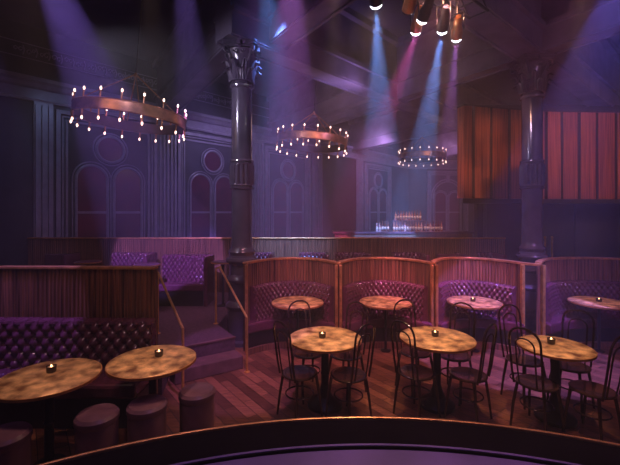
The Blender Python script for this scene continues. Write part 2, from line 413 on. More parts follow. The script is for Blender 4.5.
# ------------------------------------------------------------------ columns
def make_column(P, top, z_base, zb, nm):
    """z_base foot of the pedestal, zb top of the pedestal, top underside of the girder"""
    t = empty(nm, (P.x, P.y, z_base)); t['kind'] = 'structure'
    z0 = z_base
    bm = bmesh.new()
    k = zb - z0
    lathe(bm, [(.27, 0), (.27, .06), (.235, .09), (.235, k * .42), (.265, k * .44), (.275, k * .47), (.255, k * .50), (.215, k * .53), (.215, k * .74), (.25, k * .76), (.262, k * .79), (.24, k * .82), (.20, k * .85), (.20, k * .97), (.23, k)], 36)
    link('pedestal', bm, 'column', t, smooth=True, autosm=True)
    bm = bmesh.new(); r = .168; H = top - z0; c0 = H - .62
    b = zb - z0
    band = (Zp(187, P.y) - z0, Zp(163, P.y) - z0)
    prof = [(.25, b), (.262, b + .03), (.25, b + .06), (.215, b + .08), (.205, b + .11), (.215, b + .14), (.225, b + .165), (.21, b + .19), (r + .015, b + .22), (r, b + .28)]
    for q in (band[0], band[1]):
        prof += [(r, q - .05), (r + .025, q - .035), (r + .03, q - .015), (r + .012, q), (r + .028, q + .015), (r + .024, q + .035), (r, q + .05)]
    prof += [(r, c0 - .12), (r, c0 - .1), (r + .03, c0 - .08), (r + .035, c0 - .05), (r + .01, c0 - .02), (r, c0)]
    # refine shaft section between the bands for the fluting
    def fl(rr, z, a):
        return rr + (.034 * abs(math.sin(8 * a)) if band[0] + .045 < z < band[1] - .045 else 0)
    i = [j for j, p in enumerate(prof) if abs(p[1] - (band[0] + .05)) < 1e-6][0]
    prof[i + 1:i + 1] = [(r, band[0] + .055), (r, band[1] - .055)]
    lathe(bm, prof, 72, flute=fl)
    link('shaft', bm, 'column', t, smooth=True, autosm=True)
    # capital: bell, two tiers of acanthus leaves, corner volutes, abacus
    bm = bmesh.new()
    lathe(bm, [(r - .01, c0), (r, c0 + .2), (r + .03, c0 + .38), (r + .09, c0 + .5)], 32)
    for tier, (nz, hh, rr, ln) in enumerate(((8, .24, r + .01, .09), (8, .40, r + .015, .10))):
        for q in range(nz):
            a = 2 * PI * (q + .5 * tier) / nz; ca, sa = math.cos(a), math.sin(a)
            rows = []
            for j in range(8):
                v = j / 7; out = rr + .02 + ln * v ** 3 * 1.1; z = c0 + .01 + hh * (v if v < .8 else .8 + (v - .8) * (.2))
                if j == 7: z -= .05; out += .02
                w = .062 * math.sin(PI * min(1, .25 + v * .7)) * (1 + .25 * math.sin(j * 3.1)) 
                rows.append([bm.verts.new(((out + dd) * ca - s_ * sa, (out + dd) * sa + s_ * ca, z)) for s_, dd in ((-w, -.015), (-w * .5, .012), (0, .0), (w * .5, .012), (w, -.015), (0, -.03))])
            for ra, rb in zip(rows, rows[1:]):
                for k2 in range(6): bm.faces.new((ra[k2], ra[(k2 + 1) % 6], rb[(k2 + 1) % 6], rb[k2]))
            bm.faces.new(rows[0]); bm.faces.new(rows[-1])
    link('acanthus_leaves', bm, 'capital', t, smooth=True, autosm=True)
    bm = bmesh.new()
    for q in range(4):
        a = PI / 4 + PI / 2 * q; ca, sa = math.cos(a), math.sin(a)
        pts = [((.17 + .10 * v) * ca, (.17 + .10 * v) * sa, c0 + .3 + .2 * v) for v in (0, .3, .6, .85)]
        for j in range(18):
            th = PI * .6 - j * .42; rad = .065 * (1 - j / 20)
            pts.append(((.285 + rad * math.cos(th)) * ca, (.285 + rad * math.cos(th)) * sa, c0 + .475 + rad * math.sin(th)))
        tube(bm, pts, [.024] * 4 + [.024 * (1 - j / 30) for j in range(18)], 8)
    for q in range(4):
        a = PI / 2 * q; ca, sa = math.cos(a), math.sin(a)
        for sg in (-1, 1):
            pts = []
            for j in range(14):
                th = -j * .5; rad = .045 * (1 - j / 15)
                pts.append((.235 * ca - sg * (.05 + rad * math.cos(th)) * sa, .235 * sa + sg * (.05 + rad * math.cos(th)) * ca, c0 + .46 + rad * math.sin(th)))
            tube(bm, pts, .014, 6)
        box(bm, -.03, -.03, -.03, .03, .03, .03, Matrix.Translation((.27 * ca, .27 * sa, c0 + .56)) @ Matrix.Rotation(a, 4, 'Z'))
    link('volutes', bm, 'capital', t, smooth=True, autosm=True)
    bm = bmesh.new(); pl = []
    for q in range(4):
        a0 = PI / 4 + PI / 2 * q
        for u in (-.06, .06):
            pl.append((.37 * math.cos(a0 + u), .37 * math.sin(a0 + u)))
        for u in (.35, .5, .65):
            a = a0 + PI / 2 * u; pl.append((.262 * math.cos(a), .262 * math.sin(a)))
    prism(bm, pl, H - .07, H - .03)
    prism(bm, [(x * .93, y * .93) for x, y in pl], H - .1, H - .07); prism(bm, [(x * 1.04, y * 1.04) for x, y in pl], H - .03, H)
    link('abacus', bm, 'capital', t)
    return t
make_column(COL1, CAP - .03, 0, 1.32, 'column')
make_column(COL2, CAP - .03, TIER, 1.32, 'column')

# ------------------------------------------------------------------ curved redwood screen
def catmull(P, n=16):
    out = []
    for i in range(len(P) - 1):
        p0 = P[max(i - 1, 0)]; p1 = P[i]; p2 = P[i + 1]; p3 = P[min(i + 2, len(P) - 1)]
        for j in range(n):
            t = j / n
            out.append(tuple(.5 * (2 * b + (c - a) * t + (2 * a - 5 * b + 4 * c - d) * t * t + (3 * b - a - 3 * c + d) * t ** 3) for a, b, c, d in zip(p0, p1, p2, p3)))
    out.append(P[-1]); return out
scr = catmull([(X(464, 7.95), 7.95), (X(500, 8.2), 8.2), (X(540, 8.42), 8.42), (X(580, 8.5), 8.5), (X(620, 8.52), 8.52), (X(670, 8.4), 8.4), (X(720, 8.1), 8.1)])
t = empty('curved_wood_screen', (scr[0][0], scr[0][1], 2.4)); T = Matrix.Translation(-Vector(t.location))
tag(t, 'large curved red-brown plank screen hanging behind the right column', 'wood screen')
p = resample(scr, .02)
seam_px = [473, 491, 509, 528, 546, 562, 579, 597, 616, 635, 655, 680, 700]
fr = []
base = offset(p, 0); deep = offset(p, .06)
px = [CX + F * q[0] / q[1] for q in p]
sm = set()
for sp_ in seam_px:
    j = min(range(len(p)), key=lambda k: abs(px[k] - sp_)); sm.update((j, j + 1))
fr = [deep[i] if i in sm else base[i] for i in range(len(p))]
bm = bmesh.new(); strip(bm, fr, offset(p, .22), 2.43, 4.42)
for f in bm.faces:
    c = f.calc_center_median(); q = CX + F * c.x / c.y
    if min(abs(q - sp_) for sp_ in seam_px) < 1.1: f.material_index = 2  # groove shade put into the colour, as frontal light reaches the seams
    else: f.material_index = sum(q > sp_ for sp_ in seam_px) % 2
for v in bm.verts: v.co = T @ v.co
o = link('plank_face', bm, 'redwood', t); o.data.materials.append(M['redwood2']); o.data.materials.append(M['seam'])
bm = bmesh.new(); strip(bm, offset(p, .03), [(x + .35, y + .85) for x, y in p], 2.33, 2.425)
for v in bm.verts: v.co = T @ v.co
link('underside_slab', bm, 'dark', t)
bm = bmesh.new(); strip(bm, offset(p, -.01), offset(p, .23), 4.42, 4.45)
for v in bm.verts: v.co = T @ v.co
link('top_cap', bm, 'seam', t)

# ------------------------------------------------------------------ long ribbed partitions
def partition(nm, path, z0, z1, label):
    t = empty(nm, (path[0][0], path[0][1], z0)); T = Matrix.Translation(-Vector(t.location)); tag(t, label, 'partition')
    bm = bmesh.new(); ribbed(bm, path, z0, z1 - .03)
    for v in bm.verts: v.co = T @ v.co
    link('ribbed_panel', bm, 'ribwood', t)
    bm = bmesh.new(); p = resample(path, .2); strip(bm, offset(p, -.035), offset(p, .07), z1 - .03, z1)
    for v in bm.verts: v.co = T @ v.co
    link('top_rail', bm, 'railcap', t, bevel=.008)
    return t
partition('ribbed_partition', [(X(28, 8.2), 8.2), (X(505, 8.2), 8.2)], TIER, Zp(237.5, 8.2), 'long low ribbed wood partition below the arched windows and bar')
LP = partition('ribbed_partition', [(-4.6, 4.19), (-1.72, 4.13)], .0, Zp(267, 4.1), 'tall ribbed dark wood partition behind the left tufted bench')

# ------------------------------------------------------------------ left bench
t = empty('tufted_bench', (-3.1, 4.0, 0)); tag(t, 'long oxblood tufted leather bench in front of the left ribbed partition', 'bench')
T = Matrix.Translation(-Vector(t.location))
def add(nm, bm, m, **k):
    for v in bm.verts: v.co = T @ v.co
    return link(nm, bm, m, t, **k)
bm = bmesh.new(); tufted(bm, [(-4.6, 4.10), (-1.69, 4.06)], .42, .97, .13, .15, .065, .05); add('tufted_backrest', bm, 'leather', smooth=True, autosm=True)
bm = bmesh.new(); box(bm, -4.6, 3.56, .32, -1.69, 3.99, .46); add('seat_cushion', bm, 'leather', bevel=.03)
bm = bmesh.new(); box(bm, -4.6, 3.64, 0, -1.7, 4.02, .318); add('plinth', bm, 'iron')

# ------------------------------------------------------------------ curved booths
def arc(x0, x1, sag, y0=5.65, n=40, k=1.0):
    return [(x0 + (x1 - x0) * i / n, y0 + sag * (1 - abs(2 * i / n - 1) ** 2.5)) for i in range(n + 1)]
def booth(x0, x1, sag, label, posts, toprail=None):
    P = arc(x0, x1, sag); cx = (x0 + x1) / 2
    t = empty('curved_booth', (cx, 5.6, 0)); tag(t, label, 'booth', 'curved booths facing the stage')
    T = Matrix.Translation(-Vector(t.location))
    def add(nm, bm, m, **k):
        for v in bm.verts: v.co = T @ v.co
        return link(nm, bm, m, t, **k)
    bm = bmesh.new(); ribbed(bm, P, .0, 1.33, .045, .05); add('ribbed_back_panel', bm, 'ribwood')
    rp = toprail or P
    bm = bmesh.new(); q = resample(rp, .06); strip(bm, offset(q, -.03), offset(q, .065), 1.33, 1.362); add('top_rail', bm, 'railcap', bevel=.006)
    IN = offset(P, -.02); IN = [pt for pt in IN if x0 + .02 < pt[0] < x1 - .02]
    bm = bmesh.new(); tufted(bm, IN, .44, .98, .092, .115, .05, .04); add('tufted_backrest', bm, 'leather', smooth=True, autosm=True)
    outer = offset(P, -.03); inner = []
    for (x, y) in P:
        u = (x - cx) / ((x1 - x0) / 2)
        inner.append((cx + u * ((x1 - x0) / 2 - .05), 5.47 + .30 * (1 - abs(u) ** 2.2)))
    outer = [(min(max(x, x0 + .03), x1 - .03), y) for x, y in outer]
    bm = bmesh.new(); strip(bm, inner, outer, .31, .46); add('seat_cushion', bm, 'leather', bevel=.025)
    bm = bmesh.new()
    inner2 = [(cx + (x - cx) * .98 , y + .07) for x, y in inner]
    outer2 = [(x, max(y, 5.6)) for x, y in outer]
    outer2 = [(x, max(y, inner2[i][1] + .02)) for i, (x, y) in enumerate(outer2)]
    strip(bm, inner2, outer2, .09, .308); add('seat_base', bm, 'iron')
    bm = bmesh.new(); strip(bm, [(x, y - .05) for x, y in inner2], outer2, .0, .088); add('plinth', bm, 'ribwood')
    for xp in posts:
        bm = bmesh.new(); box(bm, xp - .02, 5.57, 0, xp + .02, 5.64, 1.33); add('end_post', bm, 'brass' if xp > 3 else 'railcap', bevel=.005)
    return t
XA0, XA1, XB1, XC1, XD0, XD1 = -.98, .43, 1.88, 3.24, 3.51, 5.6
booth(XA0, XA1 - .01, .6, 'curved oxblood booth at the left end of the booth row, beside the left column', (XA0 + .02, XA1 - .03))
booth(XA1 + .01, XB1 - .01, .65, 'curved oxblood booth second in the row, just left of the middle', (XA1 + .035, XB1 - .035))
railC = arc(XB1 + .01, XC1, .65) + [(XC1 + .07, 5.53), ((XC1 + XD0) / 2, 5.47), (XD0 - .07, 5.53)]
booth(XB1 + .01, XC1, .65, 'curved oxblood booth third in the row, left of the right column', (XB1 + .035, XC1 - .02), railC)
booth(XD0, XD1, .65, 'wide curved oxblood booth at the right end of the row, in blue light', (XD0 + .02,))

# ------------------------------------------------------------------ tables
def make_table(R, H, base_r, stem_r, top='tabletop', bell=True):
    t = empty('round_table')
    bm = bmesh.new(); lathe(bm, [(0, H - .028), (R - .02, H - .028), (R, H - .02), (R, H - .005), (R - .008, H), (0, H)], 48); tt_ = link('tabletop', bm, top, t, smooth=True, autosm=True)
    bm = bmesh.new(); lathe(bm, [(R - .004, H - .034), (R + .007, H - .030), (R + .007, H - .008), (R + .001, H - .006)], 48); link('table_rim', bm, 'railcap', tt_, smooth=True, autosm=True)
    bm = bmesh.new(); lathe(bm, [(0, H - .03), (.09, H - .03), (stem_r, H - .09), (stem_r, H * .5), (stem_r * 1.25, H * .48), (stem_r, H * .46), (stem_r, .1), (0, .1)], 20); link('stem', bm, 'iron', t, smooth=True, autosm=True)
    bm = bmesh.new()
    if bell: lathe(bm, [(0, 0), (base_r, 0), (base_r, .03), (base_r * .85, .06), (base_r * .45, .11), (stem_r * 1.3, .19), (stem_r, .24), (0, .24)], 28)
    else: lathe(bm, [(0, 0), (base_r, 0), (base_r, .015), (stem_r, .03), (stem_r, .11), (0, .11)], 28)
    link('base', bm, 'iron', t, smooth=True, autosm=True)
    return t
def place(o, x, y, z=0, rz=0, s=1): o.location = (x, y, z); o.rotation_euler = (0, 0, rz); o.scale = (s, s, s); return o

T1, T2, T3 = (.165, 4.08), (1.40, 4.08), (2.53, 3.82)
front = make_table(.395, .75, .19, .042)
fl = ['round gold-topped pedestal table on the dance floor, leftmost of the three with bentwood chairs',
      'round gold-topped pedestal table in the middle, between the other two with bentwood chairs',
      'round gold-topped pedestal table with bentwood chairs nearest the right column']
for i, (x, y) in enumerate((T1, T2, T3)):
    o = front if i == 0 else copy_tree(front) if i == 1 else make_table(.34, .75, .19, .042); place(o, x, y, 0, i * 1.3); tag(o, fl[i], 'table', 'gold-topped tables on the dance floor')
LT1, LT2 = (-2.20, 3.12), (-1.475, 3.47)
lb = make_table(.385, .75, .12, .035, bell=False)
place(lb, *LT1); tag(lb, 'large round patinated table at the left edge before the tufted bench', 'table', 'tables before the left bench')
o = copy_tree(lb); place(o, *LT2, 0, 2.1); tag(o, 'round patinated table before the right end of the tufted bench', 'table', 'tables before the left bench')
BT = [(-.19, 5.66), (1.16, 5.68), (2.52, 5.68), (4.42, 5.66)]
bl = ['round gold-topped table inside the leftmost curved booth', 'round gold-topped table inside the second curved booth', 'round gold-topped table inside the third curved booth, left of the right column', 'round gold-topped table inside the wide booth at the right end']
bt = make_table(.39, .76, .075, .02, bell=False)
for i, (x, y) in enumerate(BT):
    o = bt if i == 0 else copy_tree(bt); place(o, x, y, 0, i * .9); tag(o, bl[i], 'table', 'gold-topped tables inside the booths')

# candles
def make_votive():
    t = empty('votive_candle')
    bm = bmesh.new(); lathe(bm, [(0, 0), (.032, 0), (.038, .01), (.04, .055), (.036, .055), (.034, .02), (0, .02)], 20); link('candle_holder', bm, 'votive', t, smooth=True, autosm=True)
    bm = bmesh.new(); lathe(bm, [(0, .0201), (.030, .0201), (.030, .042), (0, .042)], 16); wx = link('wax', bm, 'wax', t)
    bm = bmesh.new(); lathe(bm, [(0, .044), (.006, .048), (.007, .053), (.003, .062), (0, .068)], 10); link('flame', bm, 'flame', wx, smooth=True)
    return t
vc = make_votive()
spots = [(T1, (-.03, -.02), 'small candle glowing in a dark cup on the leftmost dance floor table'),
         (T2, (-.01, .03), 'small candle glowing in a dark cup on the middle dance floor table'),
         (T3, (.0, .06), 'small candle glowing in a dark cup on the dance floor table nearest the right column'),
         (LT1, (-.03, .07), 'small dark candle cup on the left edge table before the bench'),
         (LT2, (.03, .07), 'small candle cup on the table by the right end of the bench'),
         (BT[2], (-.02, .0), 'tiny candle on the table in the third booth'),
         (BT[3], (.0, .0), 'tiny candle on the table in the wide right end booth')]
for i, (b, d, l) in enumerate(spots):
    o = vc if i == 0 else copy_tree(vc); place(o, b[0] + d[0], b[1] + d[1], .75); tag(o, l, 'candle', 'votive candles on the tables')

# ------------------------------------------------------------------ bentwood chairs (back towards -Y in local space, faces +Y)
def make_chair():
    t = empty('bentwood_chair'); SH = .46; R = .185
    bm = bmesh.new(); lathe(bm, [(0, SH - .02), (R - .02, SH - .028), (R, SH - .02), (R + .003, SH - .006), (R - .01, SH), (R - .03, SH - .003), (0, SH - .008)], 32); link('seat', bm, 'bent', t, smooth=True, autosm=True)
    for sx, sy in ((-1, 1), (1, 1), (-1, -1), (1, -1)):
        a = (sx * .125, sy * .12, SH - .02); b = (sx * .165, sy * .17, 0)
        bm = bmesh.new(); tube(bm, [a, ((a[0] + b[0]) / 2 + sx * .006, (a[1] + b[1]) / 2, SH / 2), b], [.016, .014, .011], 8); link('leg', bm, 'bent', t, smooth=True, autosm=True)
    bm = bmesh.new(); tube(bm, [(.145 * math.cos(2 * PI * k / 24), .145 * math.sin(2 * PI * k / 24), .24) for k in range(24)], .008, 6, closed=True); link('leg_ring', bm, 'bent', t, smooth=True)
    def hoop(w, top, r, zb):
        pts = []
        for k in range(25):
            a = PI * k / 24; x = -w * math.cos(a); 
            h = math.sin(a) ** .7 if 0 < k < 24 else 0
            z = top - w * 1.05 + w * 1.05 * h
            pts.append((x, -.165 - (z - SH) * .13, z))
        n0 = [(-w * .93, -.155, zb), (-w * .97, -.16 - .02, SH + .12)]
        bm = bmesh.new(); tube(bm, n0 + pts + [(w * .97, -.16 - .02, SH + .12), (w * .93, -.155, zb)], r, 8); return bm
    link('back_hoop', hoop(.15, 1.02, .011, SH - .02), 'bent', t, smooth=True, autosm=True)
    link('inner_hoop', hoop(.09, .92, .008, SH - .015), 'bent', t, smooth=True, autosm=True)
    return t
ch = make_chair()
names = ['near left side', 'near right side', 'far left side', 'far right side']
tabs = [(T1, 'leftmost dance floor table', [(-.42, -.32), (.35, -.38), (-.28, .50), (.38, .42)]),
        (T2, 'middle dance floor table', [(-.45, -.32), (.37, -.40), (-.20, .54), (.44, .40)]),
        (T3, 'dance floor table by the right column', [(-.50, -.30), (.20, -.43), (-.14, .55), (.50, .36)])]
k = 0
for (T_, tn, offs) in tabs:
    for j, (dx, dy) in enumerate(offs):
        o = ch if k == 0 else copy_tree(ch); k += 1
        L = math.hypot(dx, dy); ux, uy = dx / L, dy / L; d = .345 if j < 2 else .39
        o.location = (T_[0] + ux * d, T_[1] + uy * d, 0)
        o.rotation_euler = (0, 0, math.atan2(ux, -uy))
        tag(o, 'dark bentwood chair, %s of the %s' % (names[j], tn), 'chair', 'bentwood chairs around the dance floor tables')

# ------------------------------------------------------------------ poufs
pf = empty('pouf')
bm = bmesh.new(); lathe(bm, [(0, .02), (.16, .02), (.165, .04), (.168, .44), (0, .44)], 36); link('drum', bm, 'leather_pouf', pf, smooth=True, autosm=True)
bm = bmesh.new(); lathe(bm, [(0, .4402), (.170, .4402), (.178, .455), (.176, .49), (.155, .512), (.08, .52), (0, .522)], 36); link('seat_pad', bm, 'leather_pouf', pf, smooth=True, autosm=True)
bm = bmesh.new(); lathe(bm, [(0, 0), (.15, 0), (.15, .0198), (0, .0198)], 30); link('base_ring', bm, 'iron', pf)
for i, (x, y, l) in enumerate([(-2.24, 2.72, 'dim plum leather pouf at the far left edge by the stage'), (-1.72, 2.99, 'plum leather pouf second from the left, below the gap between two tables'),
                               (-1.385, 3.15, 'plum leather pouf third from the left, in front of the bench-end table'), (-1.03, 3.38, 'plum leather pouf farthest right of the four, beside the stairs')]):
    o = pf if i == 0 else copy_tree(pf); place(o, x, y, 0, i); o.scale = (.92, .92, 1); tag(o, l, 'pouf', 'drum poufs by the left tables')

# ------------------------------------------------------------------ handrails
def railing(pts, label, r=.016, nm='handrail'):
    t = empty(nm, pts[0]); tag(t, label, 'handrail')
    bm = bmesh.new(); q = [Vector(p) - Vector(pts[0]) for p in pts]
    tube(bm, q, r, 8); link('rail_tube', bm, 'brass', t, smooth=True, autosm=True)
    for p_ in (q[0], q[-1]):
        bm = bmesh.new(); lathe(bm, [(0, 0), (.04, 0), (.04, .008), (r, .012), (r, .02), (0, .02)], 16); o = link('floor_flange', bm, 'brass', t, smooth=True, autosm=True); o.location = p_
railing([(-.84, 4.93, 0), (-.84, 4.93, .72), (-1.40, 5.80, 1.24), (-1.43, 5.90, 1.26), (-1.50, 5.9, 1.22), (-1.50, 5.9, TIER)], 'brass handrail on the right side of the stairs, beside the left column')
railing([(-1.45, 4.22, 0), (-1.45, 4.22, .80), (-2.2, 5.36, 1.25), (-2.23, 5.42, 1.23), (-2.23, 5.42, TIER)], 'brass handrail on the left side of the stairs, by the tall partition')
for i, (px_, l) in enumerate(((545, 'short brass post behind the right column, left of its twin'), (552, 'short brass post behind the right column, right of its twin'))):
    bm = bmesh.new(); lathe(bm, [(0, 0), (.045, 0), (.045, .012), (.02, .02), (.02, 1.22), (.026, 1.23), (.02, 1.25), (0, 1.26)], 14)
    o = link('brass_post', bm, 'brass', smooth=True, autosm=True); o.location = (X(px_, 8.0), 8.0, TIER); tag(o, l, 'post', 'brass posts behind the right column')

# ------------------------------------------------------------------ upper tier sofas and tables
def make_sofa(w, plain=False):
    t = empty('booth_sofa')
    bm = bmesh.new()
    if plain: box(bm, -w / 2, .16, .38, w / 2, .26, .90)
    else: tufted(bm, [(-w / 2, .26), (w / 2, .26)], .40, .93, .085, .13, .05, .03)
    link('backrest', bm, 'leather', t, smooth=not plain, autosm=not plain, bevel=.02 if plain else 0)
    bm = bmesh.new(); box(bm, -w / 2, -.25, .28, w / 2, .13, .42); link('seat_cushion', bm, 'leather', t, bevel=.03)
    bm = bmesh.new(); box(bm, -w / 2 + .02, -.2, 0, w / 2 - .02, .24, .279); link('plinth', bm, 'iron', t)
    bm = bmesh.new(); box(bm, w / 2 + .001, -.26, 0, w / 2 + .07, .27, .93); link('side_arm', bm, 'leather', t, bevel=.02)
    return t
sofas = [(54, 34, 1, 'dark plain-backed sofa farthest left on the upper tier'), (128, 45, 0, 'tufted sofa on the upper tier left of the stairs, under the first window pair'),
         (183, 52, 0, 'larger tufted oxblood sofa at the top of the stairs, left of the left column'), (262, 20, 0, 'narrow tufted sofa right behind the left column'),
         (312, 30, 0, 'tufted sofa seen above the first curved booth'), (351, 34, 0, 'tufted sofa with a bright arm above the joint of the first two booths'),
         (408, 32, 0, 'tufted sofa below the bottles, above the second curved booth'), (450, 22, 1, 'plain magenta-lit sofa above the third curved booth'), (490, 18, 0, 'narrow tufted sofa just left of the right column')]
for (px_, w, pl, l) in sofas:
    Y = 7.6 if px_ != 183 else 7.2
    o = make_sofa(w / F * Y - .07, pl); o.location = (X(px_, Y), Y, TIER); tag(o, l, 'sofa', 'sofas along the upper tier partition')
rt = make_table(.22, .84, .14, .025, top='counter', bell=False)
for i, (px_, l) in enumerate(((88, 'small dark table between the two leftmost upper tier sofas'), (155, 'small dark table left of the larger sofa on the upper tier'), (223, 'small dark table on the upper tier just left of the left column'),
                              (286, 'small dark table on the upper tier right of the left column'), (378, 'small dark table on the upper tier in front of the bar'))):
    o = rt if i == 0 else copy_tree(rt); yt = 6.7 if px_ == 155 else 7.08; place(o, X(px_ - (8 if px_ == 155 else 0), yt), yt, TIER); tag(o, l, 'table', 'small tables on the upper tier')

# ------------------------------------------------------------------ bar and bottles
BZ = Zp(231.5, 11.5)
t = empty('bar_counter', (X(400, 11.5), 11.5, TIER)); tag(t, 'long dark bar counter at the back under the far windows', 'bar'); T = Matrix.Translation(-Vector(t.location))
bm = bmesh.new(); box(bm, X(333, 11.5), 11.35, BZ - .06, X(474, 11.5), 12.1, BZ)
for v in bm.verts: v.co = T @ v.co
link('worktop', bm, 'counter', t, bevel=.01)
bm = bmesh.new(); box(bm, X(335, 11.5), 11.48, TIER, X(472, 11.5), 12.0, BZ - .062)
for v in bm.verts: v.co = T @ v.co
link('body', bm, 'ribwood', t)
bm = bmesh.new(); box(bm, X(392, 11.9) , 11.75, BZ + .001, X(423, 11.9), 11.98, Zp(220.3, 11.85)); o = link('bottle_riser', bm, 'counter', bevel=.005)
tag(o, 'dark riser box on the bar counter holding the upper bottle row', 'riser')
def make_bottle(m, h):
    b = empty('bottle'); r = .032
    bm = bmesh.new(); lathe(bm, [(0, 0), (r, 0), (r + .002, .01), (r + .002, h * .55), (r * .8, h * .66), (.012, h * .74), (.012, h * .93), (0, h * .93)], 14); gb = link('glass_body', bm, m, b, smooth=True, autosm=True)
    bm = bmesh.new(); lathe(bm, [(r + .0025, h * .18), (r + .0035, h * .18), (r + .0035, h * .45), (r + .0025, h * .45)], 14); link('paper_label', bm, 'blabel', gb, smooth=True)
    bm = bmesh.new(); lathe(bm, [(0, h * .931), (.014, h * .931), (.014, h), (0, h)], 10); link('cap', bm, 'cork', b, smooth=True, autosm=True)
    return b
protos = [make_bottle('bottle_a', .31), make_bottle('bottle_b', .29), make_bottle('bottle_c', .33)]
used = [False] * 3
random.seed(11)
def put_bottle(px_, Y, z, label):
    i = random.randrange(3)
    o = copy_tree(protos[i]) if used[i] else protos[i]; used[i] = True
    o.location = (X(px_, Y), Y, z); o.rotation_euler = (0, 0, random.uniform(0, 6)); tag(o, label, 'bottle', 'bottles on the back bar')
for a, b_, nm in ((377, 390, 'bottle in the left cluster of the lower row on the bar'), (394, 422, 'bottle in the middle cluster of the lower row on the bar'), (425, 442, 'bottle in the right cluster of the lower row on the bar')):
    x = a
    while x < b_: put_bottle(x, 11.6, BZ, nm); x += 2.75
x = 395.5
while x < 421: put_bottle(x, 11.86, Zp(220.3, 11.85), 'bottle in the upper row on the riser box'); x += 2.75

# ------------------------------------------------------------------ chandeliers
def make_chandelier(drop):
    t = empty('ring_chandelier'); R = .85; N = 18
    bm = bmesh.new()
    n = 96; pts = lambda r: [(r * math.cos(2 * PI * k / n), r * math.sin(2 * PI * k / n)) for k in range(n)]
    rows = [[bm.verts.new((x, y, z)) for x, y in pts(r)] for r, z in ((R - .004, -.09), (R + .008, -.09), (R + .016, -.08), (R + .008, -.07), (R + .008, .07), (R + .016, .08), (R + .008, .09), (R - .004, .09))]
    for i in range(8):
        a, b = rows[i], rows[(i + 1) % 8]
        for k in range(n): bm.faces.new((a[k], a[(k + 1) % n], b[(k + 1) % n], b[k]))
    link('ring_band', bm, 'bronze', t, smooth=True, autosm=True)
    bm = bmesh.new(); strip(bm, pts(R - .012) + [pts(R - .012)[0]], pts(R - .005) + [pts(R - .005)[0]], -.088, .088); link('inner_shade_band', bm, 'iron', t)  # added dark strip, stands in for the shade inside the ring
    for q in range(N):
        a = 2 * PI * (q + .3) / N; x, y = (R + .003) * math.cos(a), (R + .003) * math.sin(a)
        hb = bmesh.new(); tube(hb, [(x, y, z_) for z_ in (-.19, -.089, -.088, .088, .089, .19)], [.013, .013, .0035, .0035, .013, .013], 8)
        arm = link('candle_arm', hb, 'bronze', t, smooth=True, autosm=True)
        for sg in (1, -1):
            b = bmesh.new(); lathe(b, [(0, sg * .191), (.009, sg * .193), (.015, sg * .21), (.014, sg * .225), (.005, sg * .242), (0, sg * .245)], 10, (x, y)); link('bulb', b, 'bulb', arm, smooth=True)
    ap = .72
    for q in range(4):
        a = 2 * PI * (q + .35) / 4
        b = bmesh.new(); tube(b, [(R * math.cos(a), R * math.sin(a), .09), (.02 * math.cos(a), .02 * math.sin(a), ap)], .010, 6); link('suspension_rod', b, 'bronze', t, smooth=True, autosm=True)
    b = bmesh.new(); lathe(b, [(0, ap - .04), (.03, ap - .03), (.035, ap), (.015, ap + .04), (0, ap + .04)], 14); link('hub', b, 'bronze', t, smooth=True, autosm=True)
    b = bmesh.new(); tube(b, [(0, 0, ap + .03), (0, 0, drop)], .009, 6); link('drop_chain', b, 'iron', t, smooth=True)
    return t
chs = [(132, 118, 6.2, 1.0, 'largest bronze ring chandelier with bare bulbs, hanging at the left'), (312, 142.5, 9.0, 1.0, 'bronze ring chandelier hanging right of the left column'), (422, 157, 13.8, 1.0, 'smallest bronze ring chandelier, hanging above the bar beside the wood screen')]
chl = []
for i, (px_, py_, Y, s, l) in enumerate(chs):
    z = Zp(py_, Y); o = make_chandelier(CEIL - z); o.location = (X(px_, Y), Y, z); o.rotation_euler = (0, math.radians((5, 4, 1)[i]), i * .2); tag(o, l, 'chandelier', 'bronze ring chandeliers')
    chl.append((X(px_, Y), Y, z))

# ------------------------------------------------------------------ stage
SC = (.4, -1.44); SR = 4.2
def arcpts(r, a0=28, a1=152, n=96): return [(SC[0] + r * math.cos(math.radians(a0 + (a1 - a0) * i / n)), SC[1] + r * math.sin(math.radians(a0 + (a1 - a0) * i / n))) for i in range(n + 1)][::-1]
t = empty('stage', (SC[0], 0, 0)); T = Matrix.Translation(-Vector(t.location)); tag(t, 'curved dark stage edge across the bottom with a bronze nosing', 'stage')
def st(nm, bm, m, **k):
    for v in bm.verts: v.co = T @ v.co
    return link(nm, bm, m, t, **k)
bm = bmesh.new(); strip(bm, arcpts(SR - .34), arcpts(SR - .025), 0, .594); st('border', bm, 'stage_edge')
bm = bmesh.new(); a = arcpts(SR - .345); prism(bm, a, 0, .58); st('deck', bm, 'stage')
bm = bmesh.new(); strip(bm, arcpts(SR - .022), arcpts(SR), .50, .61); st('nosing', bm, 'nosing', bevel=.006)
bm = bmesh.new(); strip(bm, arcpts(SR - .33), arcpts(SR - .31), .594, .598); st('inlay', bm, 'stage')

